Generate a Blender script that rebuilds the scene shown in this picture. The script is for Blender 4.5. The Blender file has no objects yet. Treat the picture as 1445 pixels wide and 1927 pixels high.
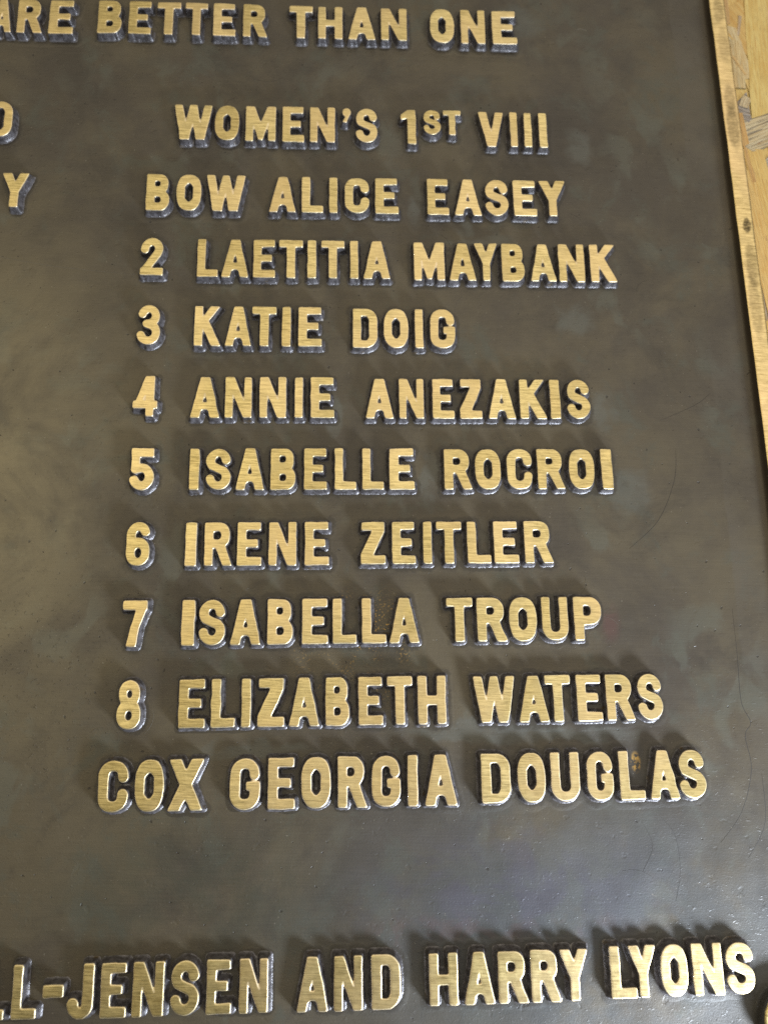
import bpy, math, random
import numpy as np
from mathutils import Matrix, Vector, noise as mnoise
from mathutils.geometry import delaunay_2d_cdt

scene = bpy.context.scene
MM = 0.001
PLATE = 5.0          # plate thickness in mm, its field is at this height
LET = 4.3            # height of the lettering above the field
FACE = PLATE + LET
CAMH = 340.0         # lens height above the letter faces

# ------------------------------------------------------------------ camera
cam_data = bpy.data.cameras.new("camera")
cam = bpy.data.objects.new("camera", cam_data)
scene.collection.objects.link(cam)
R = Matrix(((0.998845, 0.004366, -0.04784), (-0.014545, 0.976605, -0.214549), (0.045784, 0.214997, 0.975541)))
cam.matrix_world = Matrix.Translation((0, 0, (FACE + CAMH) * MM)) @ R.to_4x4()
cam_data.sensor_fit = 'VERTICAL'
cam_data.sensor_height = 36.0
cam_data.sensor_width = 27.0
cam_data.lens = 27.03
cam_data.clip_start = 0.01
cam_data.clip_end = 100.0
cam_data.dof.use_dof = True
cam_data.dof.focus_distance = 0.342
cam_data.dof.aperture_fstop = 27.03 / 3.6 * 1.0
scene.camera = cam

# ------------------------------------------------------------------ world: lobes of light shaped by hand, bright to the lower right, warm to the left
world = bpy.data.worlds.new("World")
scene.world = world
world.use_nodes = True
wn = world.node_tree
wn.nodes.clear()
def W_(t, **k):
    n = wn.nodes.new(t)
    for a, b in k.items():
        setattr(n, a, b)
    return n
w_out = W_('ShaderNodeOutputWorld')
w_bg = W_('ShaderNodeBackground')
wn.links.new(w_bg.outputs[0], w_out.inputs[0])
w_tc = W_('ShaderNodeTexCoord')
WORLD_BASE = (0.06, 0.057, 0.052)
#            direction              colour              tightness
LOBES = [((0.02, 0.24, 0.97), (0.52, 0.475, 0.375), 3.0),    # pale ceiling and wall beyond the plaque
         ((-0.48, 0.24, 0.85), (1.05, 0.92, 0.58), 15.0),    # warm lobe added for the sheen on the left
         ((0.44, 0.20, 0.87), (0.72, 0.67, 0.57), 18.0),     # pale lobe high on the right, shaped for the reflections
         ((0.28, 0.74, 0.72), (0.40, 0.37, 0.32), 12.0),
         ((-0.42, 0.66, 0.72), (-0.16, -0.14, -0.11), 9.0),
         ((-0.28, -0.34, 0.90), (-0.30, -0.27, -0.22), 12.0),  # dark clothing of whoever leans over
         ((0.55, -0.50, 0.60), (0.26, 0.32, 0.42), 7.0)]     # cool lobe added to lift the letter sides
acc = None
for d, c, k in LOBES:
    v = Vector(d).normalized()
    dp = W_('ShaderNodeVectorMath', operation='DOT_PRODUCT')
    wn.links.new(w_tc.outputs['Generated'], dp.inputs[0])
    dp.inputs[1].default_value = v
    s = W_('ShaderNodeMath', operation='SUBTRACT'); s.inputs[1].default_value = 1.0
    wn.links.new(dp.outputs['Value'], s.inputs[0])
    m = W_('ShaderNodeMath', operation='MULTIPLY'); m.inputs[1].default_value = k
    wn.links.new(s.outputs[0], m.inputs[0])
    e = W_('ShaderNodeMath', operation='EXPONENT')
    wn.links.new(m.outputs[0], e.inputs[0])
    sc = W_('ShaderNodeVectorMath', operation='SCALE')
    sc.inputs[0].default_value = c
    wn.links.new(e.outputs[0], sc.inputs['Scale'])
    ad = W_('ShaderNodeVectorMath', operation='ADD')
    if acc is None:
        ad.inputs[0].default_value = WORLD_BASE
    else:
        wn.links.new(acc.outputs[0], ad.inputs[0])
    wn.links.new(sc.outputs[0], ad.inputs[1])
    acc = ad
wn.links.new(acc.outputs[0], w_bg.inputs['Color'])
w_bg.inputs['Strength'].default_value = 1.45

# ------------------------------------------------------------------ the daylight that comes in low from the lower right
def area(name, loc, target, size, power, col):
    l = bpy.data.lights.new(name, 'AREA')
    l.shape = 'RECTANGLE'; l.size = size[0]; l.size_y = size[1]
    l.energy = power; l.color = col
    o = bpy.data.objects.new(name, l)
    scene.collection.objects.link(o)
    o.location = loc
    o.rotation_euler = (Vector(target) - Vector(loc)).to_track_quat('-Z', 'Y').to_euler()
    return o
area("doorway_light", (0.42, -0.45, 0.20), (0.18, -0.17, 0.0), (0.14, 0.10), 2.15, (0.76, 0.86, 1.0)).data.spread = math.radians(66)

vs = scene.view_settings
vs.view_transform = 'Standard'
vs.look = 'None'
vs.gamma = 1.0
vs.exposure = 0.0
vs.use_curve_mapping = False
scene.render.engine = 'CYCLES'
try:
    scene.cycles.use_denoising = False
    scene.cycles.max_bounces = 6
except Exception:
    pass
WORDS = [
    ('ARE', 327.4, 347.6, [(-181.0, -171.0), (-168.2, -155.4), (-152.1, -139.9)]),
    ('BETTER', 328.5, 348.4, [(-127.5, -115.4), (-111.8, -100.4), (-97.4, -85.4), (-82.9, -71.4), (-68.4, -56.9), (-53.0, -40.6)]),
    ('THAN', 328.3, 348.2, [(-29.0, -17.0), (-14.0, -1.4), (1.6, 15.9), (19.0, 32.4)]),
    ('ONE', 327.7, 348.5, [(44.8, 57.5), (61.2, 74.0), (77.9, 90.8)]),
    ('D', 266.2, 286.0, [(-177.4, -165.6)]),
    ('Y', 227.1, 245.8, [(-167.5, -154.6)]),
    ("WOMEN'S", 266.4, 286.5, [(-86.0, -67.2), (-65.6, -53.6), (-50.2, -35.2), (-31.7, -21.0), (-17.8, -5.4), (-1.4, 2.7), (5.4, 16.2)]),
    ('1', 266.3, 286.2, [(28.2, 35.8)]),
    ('ST', 272.1, 286.3, [(39.8, 48.7), (50.0, 59.1)]),
    ('VIII', 265.9, 285.8, [(68.0, 81.2), (84.5, 88.1), (91.7, 95.5), (99.4, 103.5)]),
    ('BOW', 226.6, 246.4, [(-97.7, -86.6), (-83.0, -71.1), (-68.5, -49.7)]),
    ('ALICE', 226.5, 246.2, [(-37.7, -24.6), (-21.7, -11.2), (-8.1, -4.1), (-0.4, 11.5), (14.7, 26.1)]),
    ('EASEY', 226.3, 246.2, [(40.7, 51.4), (54.3, 67.7), (69.9, 81.4), (84.1, 95.7), (97.1, 110.6)]),
    ('2', 191.7, 211.4, [(-98.7, -87.9)]),
    ('LAETITIA', 191.0, 211.1, [(-71.6, -61.6), (-59.9, -47.1), (-44.8, -34.3), (-32.4, -20.9), (-18.6, -14.5), (-12.0, -0.8), (2.0, 5.9), (8.5, 21.5)]),
    ('MAYBANK', 190.5, 210.6, [(33.2, 48.1), (50.5, 63.6), (63.1, 74.4), (76.6, 87.6), (90.5, 103.2), (104.8, 117.6), (120.5, 133.6)]),
    ('3', 155.9, 176.0, [(-98.5, -87.6)]),
    ('KATIE', 155.4, 175.6, [(-71.7, -59.3), (-57.3, -45.0), (-44.5, -33.2), (-30.5, -26.4), (-22.7, -11.6)]),
    ('DOIG', 154.9, 175.0, [(3.1, 14.8), (17.9, 29.6), (32.9, 36.7), (40.1, 52.1)]),
    ('4', 120.4, 140.1, [(-98.3, -87.2)]),
    ('ANNIE', 119.8, 139.7, [(-72.1, -58.9), (-56.2, -44.0), (-40.3, -28.2), (-24.1, -20.4), (-16.7, -5.8)]),
    ('ANEZAKIS', 119.6, 139.1, [(8.9, 21.8), (24.6, 36.1), (40.3, 50.4), (53.2, 63.7), (66.5, 79.4), (81.6, 94.1), (96.2, 100.8), (104.3, 115.1)]),
    ('5', 85.4, 105.1, [(-97.9, -87.0)]),
    ('ISABELLE', 85.4, 104.9, [(-71.2, -66.9), (-63.8, -52.8), (-50.4, -37.7), (-34.6, -23.5), (-19.4, -9.2), (-5.5, 4.2), (7.1, 16.8), (19.5, 30.8)]),
    ('ROCROI', 85.4, 104.5, [(44.8, 57.6), (59.1, 70.9), (73.9, 85.6), (88.1, 100.8), (102.9, 114.8), (118.1, 123.3)]),
    ('6', 51.1, 70.8, [(-97.5, -87.3)]),
    ('IRENE', 50.8, 70.4, [(-71.7, -66.9), (-63.3, -51.1), (-48.8, -38.2), (-34.9, -22.8), (-18.9, -8.2)]),
    ('ZEITLER', 51.1, 70.2, [(6.0, 17.0), (20.2, 30.5), (34.1, 37.9), (40.2, 51.5), (54.1, 64.7), (66.2, 77.3), (80.2, 93.0)]),
    ('7', 15.9, 35.8, [(-97.4, -86.9)]),
    ('ISABELLA', 16.2, 35.8, [(-71.9, -66.4), (-64.4, -53.2), (-50.9, -37.8), (-34.8, -23.9), (-19.8, -8.6), (-6.5, 3.7), (6.3, 16.8), (18.4, 31.3)]),
    ('TROUP', 16.4, 35.5, [(43.6, 55.1), (57.2, 70.3), (71.5, 83.6), (86.2, 97.8), (100.6, 112.8)]),
    ('8', -18.3, 1.8, [(-97.4, -87.6)]),
    ('ELIZABETH', -18.3, 1.8, [(-71.7, -60.7), (-58.0, -47.9), (-45.2, -41.4), (-38.4, -27.2), (-25.1, -12.3), (-9.5, 0.5), (4.6, 14.9), (17.0, 27.7), (30.2, 42.2)]),
    ('WATERS', -18.2, 1.3, [(54.2, 72.3), (73.9, 87.0), (85.6, 96.7), (99.5, 110.5), (112.5, 124.8), (126.4, 137.3)]),
    ('COX', -51.2, -30.8, [(-103.3, -91.2), (-88.3, -76.6), (-74.6, -60.3)]),
    ('GEORGIA', -51.4, -31.0, [(-49.2, -36.9), (-33.4, -22.4), (-19.6, -7.4), (-4.3, 7.7), (10.0, 21.8), (25.1, 29.1), (32.2, 45.7)]),
    ('DOUGLAS', -50.9, -31.0, [(56.3, 68.6), (71.8, 83.6), (86.1, 98.3), (101.7, 112.8), (115.7, 126.3), (128.5, 141.2), (141.7, 152.9)]),
    ('LL', -126.4, -107.2, [(-144.7, -134.2), (-131.3, -122.1)]),
    ('-', -126.6, -107.1, [(-119.6, -111.9)]),
    ('JENSEN', -127.0, -107.5, [(-109.9, -100.4), (-97.3, -87.5), (-85.0, -73.0), (-70.1, -59.3), (-56.2, -46.6), (-43.3, -32.2)]),
    ('AND', -127.4, -107.6, [(-20.7, -8.5), (-5.9, 5.2), (9.0, 20.4)]),
    ('HARRY', -126.8, -107.8, [(32.1, 43.5), (46.2, 58.3), (60.0, 71.9), (73.4, 85.1), (85.1, 96.9)]),
    ('LYONS', -126.4, -107.2, [(105.8, 116.1), (113.5, 124.9), (126.7, 137.7), (139.9, 152.3), (153.8, 165.4)]),
]

# ------------------------------------------------------------------ node helpers
def new_mat(name):
    m = bpy.data.materials.new(name)
    m.use_nodes = True
    nt = m.node_tree
    nt.nodes.clear()
    return m, nt
class NB:
    def __init__(self, nt): self.nt = nt
    def n(self, t, **k):
        x = self.nt.nodes.new(t)
        for a, b in k.items(): setattr(x, a, b)
        return x
    def link(self, a, b): self.nt.links.new(a, b)
    def put(self, sock, v):
        if isinstance(v, bpy.types.NodeSocket): self.link(v, sock)
        else: sock.default_value = v
    def math(self, op, a, b=None, clamp=False):
        x = self.n('ShaderNodeMath', operation=op); x.use_clamp = clamp
        self.put(x.inputs[0], a)
        if b is not None: self.put(x.inputs[1], b)
        return x.outputs[0]
    def mix(self, f, a, b, mode='MIX'):
        x = self.n('ShaderNodeMix', data_type='RGBA', blend_type=mode)
        self.put(x.inputs[0], f)
        self.put(x.inputs[6], a if isinstance(a, bpy.types.NodeSocket) else (*a, 1.0))
        self.put(x.inputs[7], b if isinstance(b, bpy.types.NodeSocket) else (*b, 1.0))
        return x.outputs[2]
    def noise(self, vec, scale, detail=4, rough=0.55, dist=0.0):
        x = self.n('ShaderNodeTexNoise')
        self.link(vec, x.inputs['Vector'])
        x.inputs['Scale'].default_value = scale
        x.inputs['Detail'].default_value = detail
        x.inputs['Roughness'].default_value = rough
        x.inputs['Distortion'].default_value = dist
        return x.outputs['Fac']
    def ramp(self, f, lo, hi, a=0.0, b=1.0):
        x = self.n('ShaderNodeMapRange'); x.clamp = True; x.interpolation_type = 'SMOOTHSTEP'
        self.put(x.inputs['Value'], f)
        x.inputs['From Min'].default_value = lo; x.inputs['From Max'].default_value = hi
        x.inputs['To Min'].default_value = a; x.inputs['To Max'].default_value = b
        return x.outputs['Result']
    def mapping(self, vec, scale=(1, 1, 1), loc=(0, 0, 0), rot=(0, 0, 0)):
        x = self.n('ShaderNodeMapping')
        self.link(vec, x.inputs['Vector'])
        x.inputs['Scale'].default_value = scale
        x.inputs['Location'].default_value = loc
        x.inputs['Rotation'].default_value = rot
        return x.outputs[0]
    def bump(self, h, strength, dist, normal=None):
        x = self.n('ShaderNodeBump')
        self.put(x.inputs['Height'], h)
        x.inputs['Strength'].default_value = strength
        x.inputs['Distance'].default_value = dist
        if normal is not None: self.link(normal, x.inputs['Normal'])
        return x.outputs[0]
    def blob(self, pos, c, r, soft=1.0):
        """1 inside a round patch of the surface, fading to 0 (plate coordinates in mm)"""
        d = self.n('ShaderNodeVectorMath', operation='SUBTRACT'); self.link(pos, d.inputs[0]); d.inputs[1].default_value = (c[0], c[1], 0)
        s = self.n('ShaderNodeVectorMath', operation='MULTIPLY'); self.link(d.outputs[0], s.inputs[0])
        s.inputs[1].default_value = (1 / r[0], 1 / r[1], 0)
        l = self.n('ShaderNodeVectorMath', operation='LENGTH'); self.link(s.outputs[0], l.inputs[0])
        return self.ramp(l.outputs['Value'], 1.0, 1.0 - soft, 0.0, 1.0) if False else self.math('SUBTRACT', 1.0, self.ramp(l.outputs['Value'], 1.0 - soft, 1.0))
    def world_mm(self):
        g = self.n('ShaderNodeNewGeometry')
        s = self.n('ShaderNodeVectorMath', operation='SCALE'); self.link(g.outputs['Position'], s.inputs[0]); s.inputs['Scale'].default_value = 1000.0
        return s.outputs[0]

def brushed(name, axis, base, dark, spots=(), gloss=0.22):
    """polished brass; axis 0: brushed along x. spots: tarnish patches with a place of their own"""
    m, nt = new_mat(name); b = NB(nt)
    out = b.n('ShaderNodeOutputMaterial'); p = b.n('ShaderNodeBsdfPrincipled')
    b.link(p.outputs[0], out.inputs[0])
    pos = b.world_mm()
    tilt = b.mapping(pos, rot=(0, 0, 0.05 if axis == 0 else 0.0))
    wob = b.noise(pos, 0.12, 2)
    st1 = b.mapping(tilt, scale=(0.09, 2.0, 1) if axis == 0 else (0.13, 1.2, 1))
    st2 = b.mapping(tilt, scale=(0.30, 4.0, 1))
    l1 = b.noise(st1, 1.0, 4, 0.65, 0.35 if axis else 0.1)
    l2 = b.noise(st2, 1.0, 2, 0.6, 0.2)
    x2 = b.mapping(b.mapping(pos, rot=(0, 0, 1.2)), scale=(0.25, 5.0, 1))
    l3 = b.noise(x2, 1.0, 2)
    lines = b.math('ADD', b.math('MULTIPLY', l1, 0.62), b.math('MULTIPLY', l2, 0.38))
    lines = b.math('ADD', b.math('MULTIPLY', lines, 0.88), b.math('MULTIPLY', l3, 0.12))
    f = b.ramp(lines, 0.34, 0.60)
    col = b.mix(f, dark, base)
    oi = b.n('ShaderNodeObjectInfo')
    each = b.ramp(oi.outputs['Random'], 0.0, 1.0, 0.0, 0.6 if axis == 0 else 0.0)
    col = b.mix(each, col, b.mix(1.0, col, (0.74, 0.70, 0.60), 'MULTIPLY'))
    tarn = b.ramp(b.noise(pos, 0.10, 6, 0.65), 0.48, 0.70, 0.0, 0.7 if axis == 0 else 0.25)
    col = b.mix(tarn, col, tuple(0.62 * v for v in base))
    pink = b.ramp(b.noise(b.mapping(pos, loc=(40, 7, 0)), 0.02, 2), 0.42, 0.62, 0.0, 0.35)
    col = b.mix(pink, col, (base[0] * 1.0, base[1] * 0.92, base[2] * 1.05))
    fleck = b.ramp(b.noise(pos, 1.1, 2, 0.5), 0.74, 0.80)
    col = b.mix(b.math('MULTIPLY', fleck, 0.7), col, (0.09, 0.07, 0.045))
    rough = b.math('ADD', gloss, b.math('MULTIPLY', b.noise(pos, 0.22, 4), 0.26))
    for c, r, depth in spots:
        warp = b.n('ShaderNodeVectorMath', operation='ADD')
        nz = b.n('ShaderNodeTexNoise'); b.link(pos, nz.inputs['Vector']); nz.inputs['Scale'].default_value = 0.6; nz.inputs['Detail'].default_value = 4
        sc = b.n('ShaderNodeVectorMath', operation='SCALE'); b.link(nz.outputs['Color'], sc.inputs[0]); sc.inputs['Scale'].default_value = 2.2
        b.link(pos, warp.inputs[0]); b.link(sc.outputs[0], warp.inputs[1])
        mk = b.math('MULTIPLY', b.blob(warp.outputs[0], (c[0] + 1.1, c[1] + 1.1), r, 0.45), depth)
        mk = b.math('MULTIPLY', mk, b.ramp(b.noise(b.mapping(pos, scale=(0.5, 1.4, 1)), 1.0, 3), 0.25, 0.6, 0.45, 1.0))
        col = b.mix(mk, col, (0.085, 0.065, 0.035))
    b.link(col, p.inputs['Base Color'])
    p.inputs['Metallic'].default_value = 1.0
    b.link(rough, p.inputs['Roughness'])
    p.inputs['Anisotropic'].default_value = 0.0
    n1 = b.bump(lines, 0.32, 0.00018)
    n2 = b.bump(b.noise(pos, 0.12, 1), 0.35, 0.0006, n1)
    b.link(n2, p.inputs['Normal'])
    return m

def patina(name, kind):
    """dark chemically browned bronze: 'field' for the open ground, 'wall' for the sides of the lettering"""
    m, nt = new_mat(name); b = NB(nt)
    out = b.n('ShaderNodeOutputMaterial'); p = b.n('ShaderNodeBsdfPrincipled')
    b.link(p.outputs[0], out.inputs[0])
    pos = b.world_mm()
    if kind == 'wall':
        f = b.ramp(b.noise(pos, 0.45, 4, 0.6), 0.30, 0.72)
        col = b.mix(f, (0.052, 0.045, 0.043), (0.165, 0.152, 0.158))
        brassy = b.ramp(b.noise(b.mapping(pos, loc=(9, 3, 5)), 0.16, 4, 0.6), 0.60, 0.72, 0.0, 0.8)
        col = b.mix(brassy, col, (0.10, 0.068, 0.030))
        b.link(col, p.inputs['Base Color'])
        p.inputs['Metallic'].default_value = 0.3
        b.link(b.math('ADD', 0.24, b.math('MULTIPLY', b.noise(pos, 0.8, 3), 0.22)), p.inputs['Roughness'])
        p.inputs['Specular IOR Level'].default_value = 0.85
        n1 = b.bump(b.noise(pos, 1.3, 3, 0.55), 0.4, 0.0004)
        st = b.mapping(pos, scale=(2.6, 2.6, 0.25))
        n2 = b.bump(b.noise(st, 1.0, 2), 0.35, 0.0004, n1)
        b.link(n2, p.inputs['Normal'])
        return m
    # broad drifts of colour left by the chemicals
    big = b.noise(pos, 0.012, 9, 0.68, 0.4)
    mid = b.noise(b.mapping(pos, loc=(31, 77, 0)), 0.034, 9, 0.70, 0.4)
    sm = b.noise(b.mapping(pos, loc=(131, 17, 0)), 0.10, 5, 0.6, 0.5)
    col = b.mix(b.ramp(big, 0.36, 0.64), (0.074, 0.061, 0.038), (0.044, 0.036, 0.027))
    col = b.mix(b.ramp(mid, 0.52, 0.66, 0.0, 0.65), col, (0.056, 0.060, 0.048))
    col = b.mix(b.ramp(mid, 0.46, 0.33, 0.0, 0.0), col, (0.03, 0.025, 0.02))
    dk = b.ramp(b.noise(b.mapping(pos, loc=(5, 210, 0)), 0.026, 9, 0.68, 0.5), 0.48, 0.68, 0.0, 0.6)
    col = b.mix(dk, col, (0.027, 0.022, 0.017))
    # hard-edged pale drips and water marks beside the words
    drip = b.noise(b.mapping(pos, scale=(1.0, 0.75, 1), loc=(60, 12, 0)), 0.050, 4, 0.5, 0.5)
    edge = b.ramp(drip, 0.54, 0.64)
    zone = b.ramp(b.noise(b.mapping(pos, loc=(-44, 3, 0)), 0.013, 2), 0.48, 0.60)
    col = b.mix(b.math('MULTIPLY', b.math('MULTIPLY', edge, zone), 0.5), col, (0.078, 0.082, 0.066))
    col = b.mix(b.ramp(sm, 0.55, 0.75, 0.0, 0.4), col, (0.058, 0.050, 0.036))
    # warm sheen painted into the colour on the left, green-brown lower left, purple bloom low on the right
    left_sheen = b.math('MULTIPLY', b.blob(pos, (-155, 90), (75, 170), 0.95), b.ramp(b.noise(b.mapping(pos, loc=(3, 44, 0)), 0.02, 7, 0.65, 0.6), 0.32, 0.62, 0.2, 1.0))
    col = b.mix(b.math('MULTIPLY', left_sheen, 0.85), col, (0.150, 0.126, 0.074))
    gr = b.math('MULTIPLY', b.blob(pos, (-60, -85), (90, 40), 0.9), b.ramp(mid, 0.35, 0.55))
    col = b.mix(b.math('MULTIPLY', gr, 0.5), col, (0.030, 0.034, 0.024))
    pu = b.math('MULTIPLY', b.blob(pos, (70, -88), (85, 34), 0.9), b.ramp(b.noise(b.mapping(pos, loc=(8, 4, 0)), 0.045, 4, 0.6, 0.7), 0.44, 0.62))
    col = b.mix(b.math('MULTIPLY', pu, 0.6), col, (0.048, 0.036, 0.056))
    rd = b.math('MULTIPLY', b.blob(pos, (60, -101), (75, 10), 0.9), b.ramp(b.noise(b.mapping(pos, loc=(18, 34, 0)), 0.10, 4, 0.6, 0.7), 0.46, 0.60))
    col = b.mix(b.math('MULTIPLY', rd, 0.6), col, (0.105, 0.040, 0.034))
    rd2 = b.math('MULTIPLY', b.blob(pos, (118, 24), (6, 12), 0.8), b.ramp(sm, 0.35, 0.55))
    col = b.mix(b.math('MULTIPLY', rd2, 0.6), col, (0.075, 0.034, 0.032))
    # slate-blue over the lower part: mostly sky reflection painted into the patina
    sl = b.math('MULTIPLY', b.blob(pos, (95, -105), (170, 95), 0.95), b.ramp(b.noise(b.mapping(pos, loc=(77, 4, 0)), 0.022, 7, 0.62), 0.30, 0.52))
    col = b.mix(b.math('MULTIPLY', sl, 0.8), col, (0.040, 0.047, 0.054))
    col = b.mix(b.math('MULTIPLY', pu, 0.3), col, (0.040, 0.034, 0.058))
    # pale water marks with a firm edge beside some of the words
    wn_ = b.n('ShaderNodeTexNoise'); b.link(pos, wn_.inputs['Vector']); wn_.inputs['Scale'].default_value = 0.09; wn_.inputs['Detail'].default_value = 5
    ws = b.n('ShaderNodeVectorMath', operation='SCALE'); b.link(wn_.outputs['Color'], ws.inputs[0]); ws.inputs['Scale'].default_value = 16.0
    wp = b.n('ShaderNodeVectorMath', operation='ADD'); b.link(pos, wp.inputs[0]); b.link(ws.outputs[0], wp.inputs[1])
    marks = None
    for cx, cy, rx, ry in ((123, 125, 6, 11), (132, 86, 11, 11), (35, 238, 4.5, 13), (112, 172, 9, 9), (-3, 212, 13, 4), (66, 213, 20, 4), (92, 345, 14, 11), (60, 222, 5, 5), (-5, 122, 5, 12), (38, 92, 5, 14), (120, 270, 8, 10), (-42, -28, 30, 4), (60, -22, 42, 4.5), (98, -24, 30, 4)):
        m_ = b.blob(wp.outputs[0], (cx + 8, cy + 8), (rx * 1.25, ry * 1.25), 0.6)
        marks = m_ if marks is None else b.math('MAXIMUM', marks, m_)
    marks = b.math('MULTIPLY', marks, b.ramp(sm, 0.32, 0.55, 0.35, 1.0))
    col = b.mix(b.math('MULTIPLY', marks, 0.55), col, (0.082, 0.088, 0.080))
    # the band along the border that took the patina differently
    sx = b.n('ShaderNodeSeparateXYZ'); b.link(pos, sx.inputs[0])
    wv = b.math('ADD', sx.outputs[0], b.math('MULTIPLY', b.math('SUBTRACT', b.noise(pos, 0.03, 3), 0.5), 5.0))
    band = b.math('MULTIPLY', b.ramp(wv, 176.5, 178.0), b.math('SUBTRACT', 1.0, b.ramp(wv, 189.0, 194.0)))
    band = b.math('MULTIPLY', band, b.ramp(b.noise(b.mapping(pos, loc=(0, 50, 0)), 0.014, 2), 0.35, 0.55))
    col = b.mix(b.math('MULTIPLY', band, 0.45), col, (0.074, 0.066, 0.054))
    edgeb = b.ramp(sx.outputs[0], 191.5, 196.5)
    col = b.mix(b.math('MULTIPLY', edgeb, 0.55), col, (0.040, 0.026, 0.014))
    # dirt and old wax left round the lettering, with a ragged edge
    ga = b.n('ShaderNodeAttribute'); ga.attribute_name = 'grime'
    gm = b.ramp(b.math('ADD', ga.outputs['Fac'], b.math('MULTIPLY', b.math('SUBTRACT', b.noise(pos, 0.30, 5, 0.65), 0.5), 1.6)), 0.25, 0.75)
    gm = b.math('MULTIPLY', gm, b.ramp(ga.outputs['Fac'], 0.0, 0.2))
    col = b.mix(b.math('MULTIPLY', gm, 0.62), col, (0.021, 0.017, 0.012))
    # flecks where the brass shows through
    gl = b.math('MULTIPLY', b.blob(pos, (5, 14), (34, 34), 0.95), b.ramp(b.noise(pos, 1.0, 3, 0.6), 0.565, 0.63))
    rubp = b.math('MULTIPLY', b.blob(pos, (124.6, -36.0), (2.6, 5.2), 0.5), b.ramp(b.noise(pos, 0.55, 3), 0.42, 0.56))
    gl = b.math('MULTIPLY', gl, b.ramp(b.noise(b.mapping(pos, loc=(70, 0, 0)), 0.07, 2), 0.42, 0.6))
    gl = b.math('MAXIMUM', gl, b.math('MULTIPLY', rubp, 0.6))
    spk = b.ramp(b.noise(b.mapping(pos, loc=(300, 0, 0)), 0.9, 1, 0.5), 0.79, 0.81)
    col = b.mix(b.math('MULTIPLY', gl, 0.9), col, (0.60, 0.37, 0.09))
    col = b.mix(b.math('MULTIPLY', spk, 0.6), col, (0.20, 0.185, 0.15))
    pit = b.ramp(b.noise(b.mapping(pos, loc=(0, 500, 0)), 0.42, 1, 0.5), 0.765, 0.79)
    col = b.mix(b.math('MULTIPLY', pit, 0.7), col, (0.014, 0.011, 0.009))
    brush = b.noise(b.mapping(b.mapping(pos, rot=(0, 0, 0.03)), scale=(0.05, 1.6, 1)), 1.0, 4, 0.65)
    col = b.mix(0.06, col, b.mix(b.ramp(brush, 0.35, 0.65), (0.0, 0.0, 0.0), (0.10, 0.09, 0.075)))
    b.link(col, p.inputs['Base Color'])
    b.link(b.math('MAXIMUM', b.math('MULTIPLY', gl, 0.9), 0.27), p.inputs['Metallic'])
    col = b.mix(1.0, col, (1.22, 1.17, 1.12), 'MULTIPLY')
    b.link(col, p.inputs['Base Color'])
    r = b.math('ADD', 0.30, b.math('MULTIPLY', b.noise(b.mapping(pos, loc=(0, 0, 9)), 0.06, 7, 0.65), 0.26))
    r = b.math('SUBTRACT', r, b.math('MULTIPLY', left_sheen, 0.06))
    b.link(r, p.inputs['Roughness'])
    p.inputs['Specular IOR Level'].default_value = 0.6
    rough_zone = b.ramp(b.noise(b.mapping(pos, loc=(11, 90, 0)), 0.018, 3), 0.40, 0.60, 0.25, 1.0)
    rough_zone = b.math('ADD', rough_zone, b.math('MULTIPLY', b.blob(pos, (-135, 5), (55, 75), 0.8), 1.3))
    lump = b.ramp(b.noise(b.mapping(pos, scale=(0.8, 1.15, 1)), 0.55, 3, 0.6), 0.58, 0.80)
    grain = b.noise(pos, 1.7, 3, 0.6)
    hgt = b.math('ADD', b.math('MULTIPLY', b.math('MULTIPLY', lump, rough_zone), 0.30), b.math('MULTIPLY', grain, 0.22))
    hgt = b.math('SUBTRACT', hgt, b.math('MULTIPLY', pit, 0.8))
    hgt = b.math('ADD', hgt, b.math('MULTIPLY', brush, 0.05))
    dent = b.ramp(b.noise(b.mapping(pos, loc=(0, 900, 0)), 0.22, 2, 0.5), 0.66, 0.76)
    hgt = b.math('SUBTRACT', hgt, b.math('MULTIPLY', dent, 0.22))
    n1 = b.bump(b.noise(pos, 0.03, 2, 0.5), 0.6, 0.0016)
    n2 = b.bump(hgt, 0.5, 0.0006, n1)
    b.link(n2, p.inputs['Normal'])
    return m

BRASS = brushed("polished_brass", 0, (0.80, 0.65, 0.32), (0.33, 0.26, 0.11))
EDGE_LIGHT = brushed("edge_highlight", 0, (0.90, 0.77, 0.50), (0.72, 0.56, 0.31), gloss=0.38)  # lighter brass round the letter faces, an edge highlight put into the colour
RIM = brushed("brushed_border", 0, (0.83, 0.65, 0.33), (0.38, 0.28, 0.12),
              spots=[((202.5, 222.5), (2.6, 5.4), 0.95), ((202.0, 280.0), (4.2, 17.0), 0.55), ((202.0, 296), (3.6, 12), 0.45),
                     ((202.3, 200.0), (3.8, 16.0), 0.5), ((201.5, 178), (3.6, 22), 0.4), ((202.5, 330), (3.5, 14), 0.3), ((202, 352), (3.5, 10), 0.4)])
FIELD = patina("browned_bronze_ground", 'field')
RIMWALL = patina("browned_bronze_border_side", 'field')
WALL = patina("dark_bronze_sides", 'wall')

# ------------------------------------------------------------------ mesh / outliner helpers
def mesh_obj(name, verts, faces, mats, mat_idx=None, parent=None, smooth=True):
    me = bpy.data.meshes.new(name)
    me.from_pydata([tuple(v) for v in verts], [], [tuple(f) for f in faces])
    for m in mats: me.materials.append(m)
    if mat_idx is not None:
        me.polygons.foreach_set('material_index', np.asarray(mat_idx, dtype=np.int32))
    me.polygons.foreach_set('use_smooth', np.full(len(me.polygons), smooth))
    me.update()
    o = bpy.data.objects.new(name, me)
    scene.collection.objects.link(o)
    if parent is not None: o.parent = parent
    return o

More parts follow.
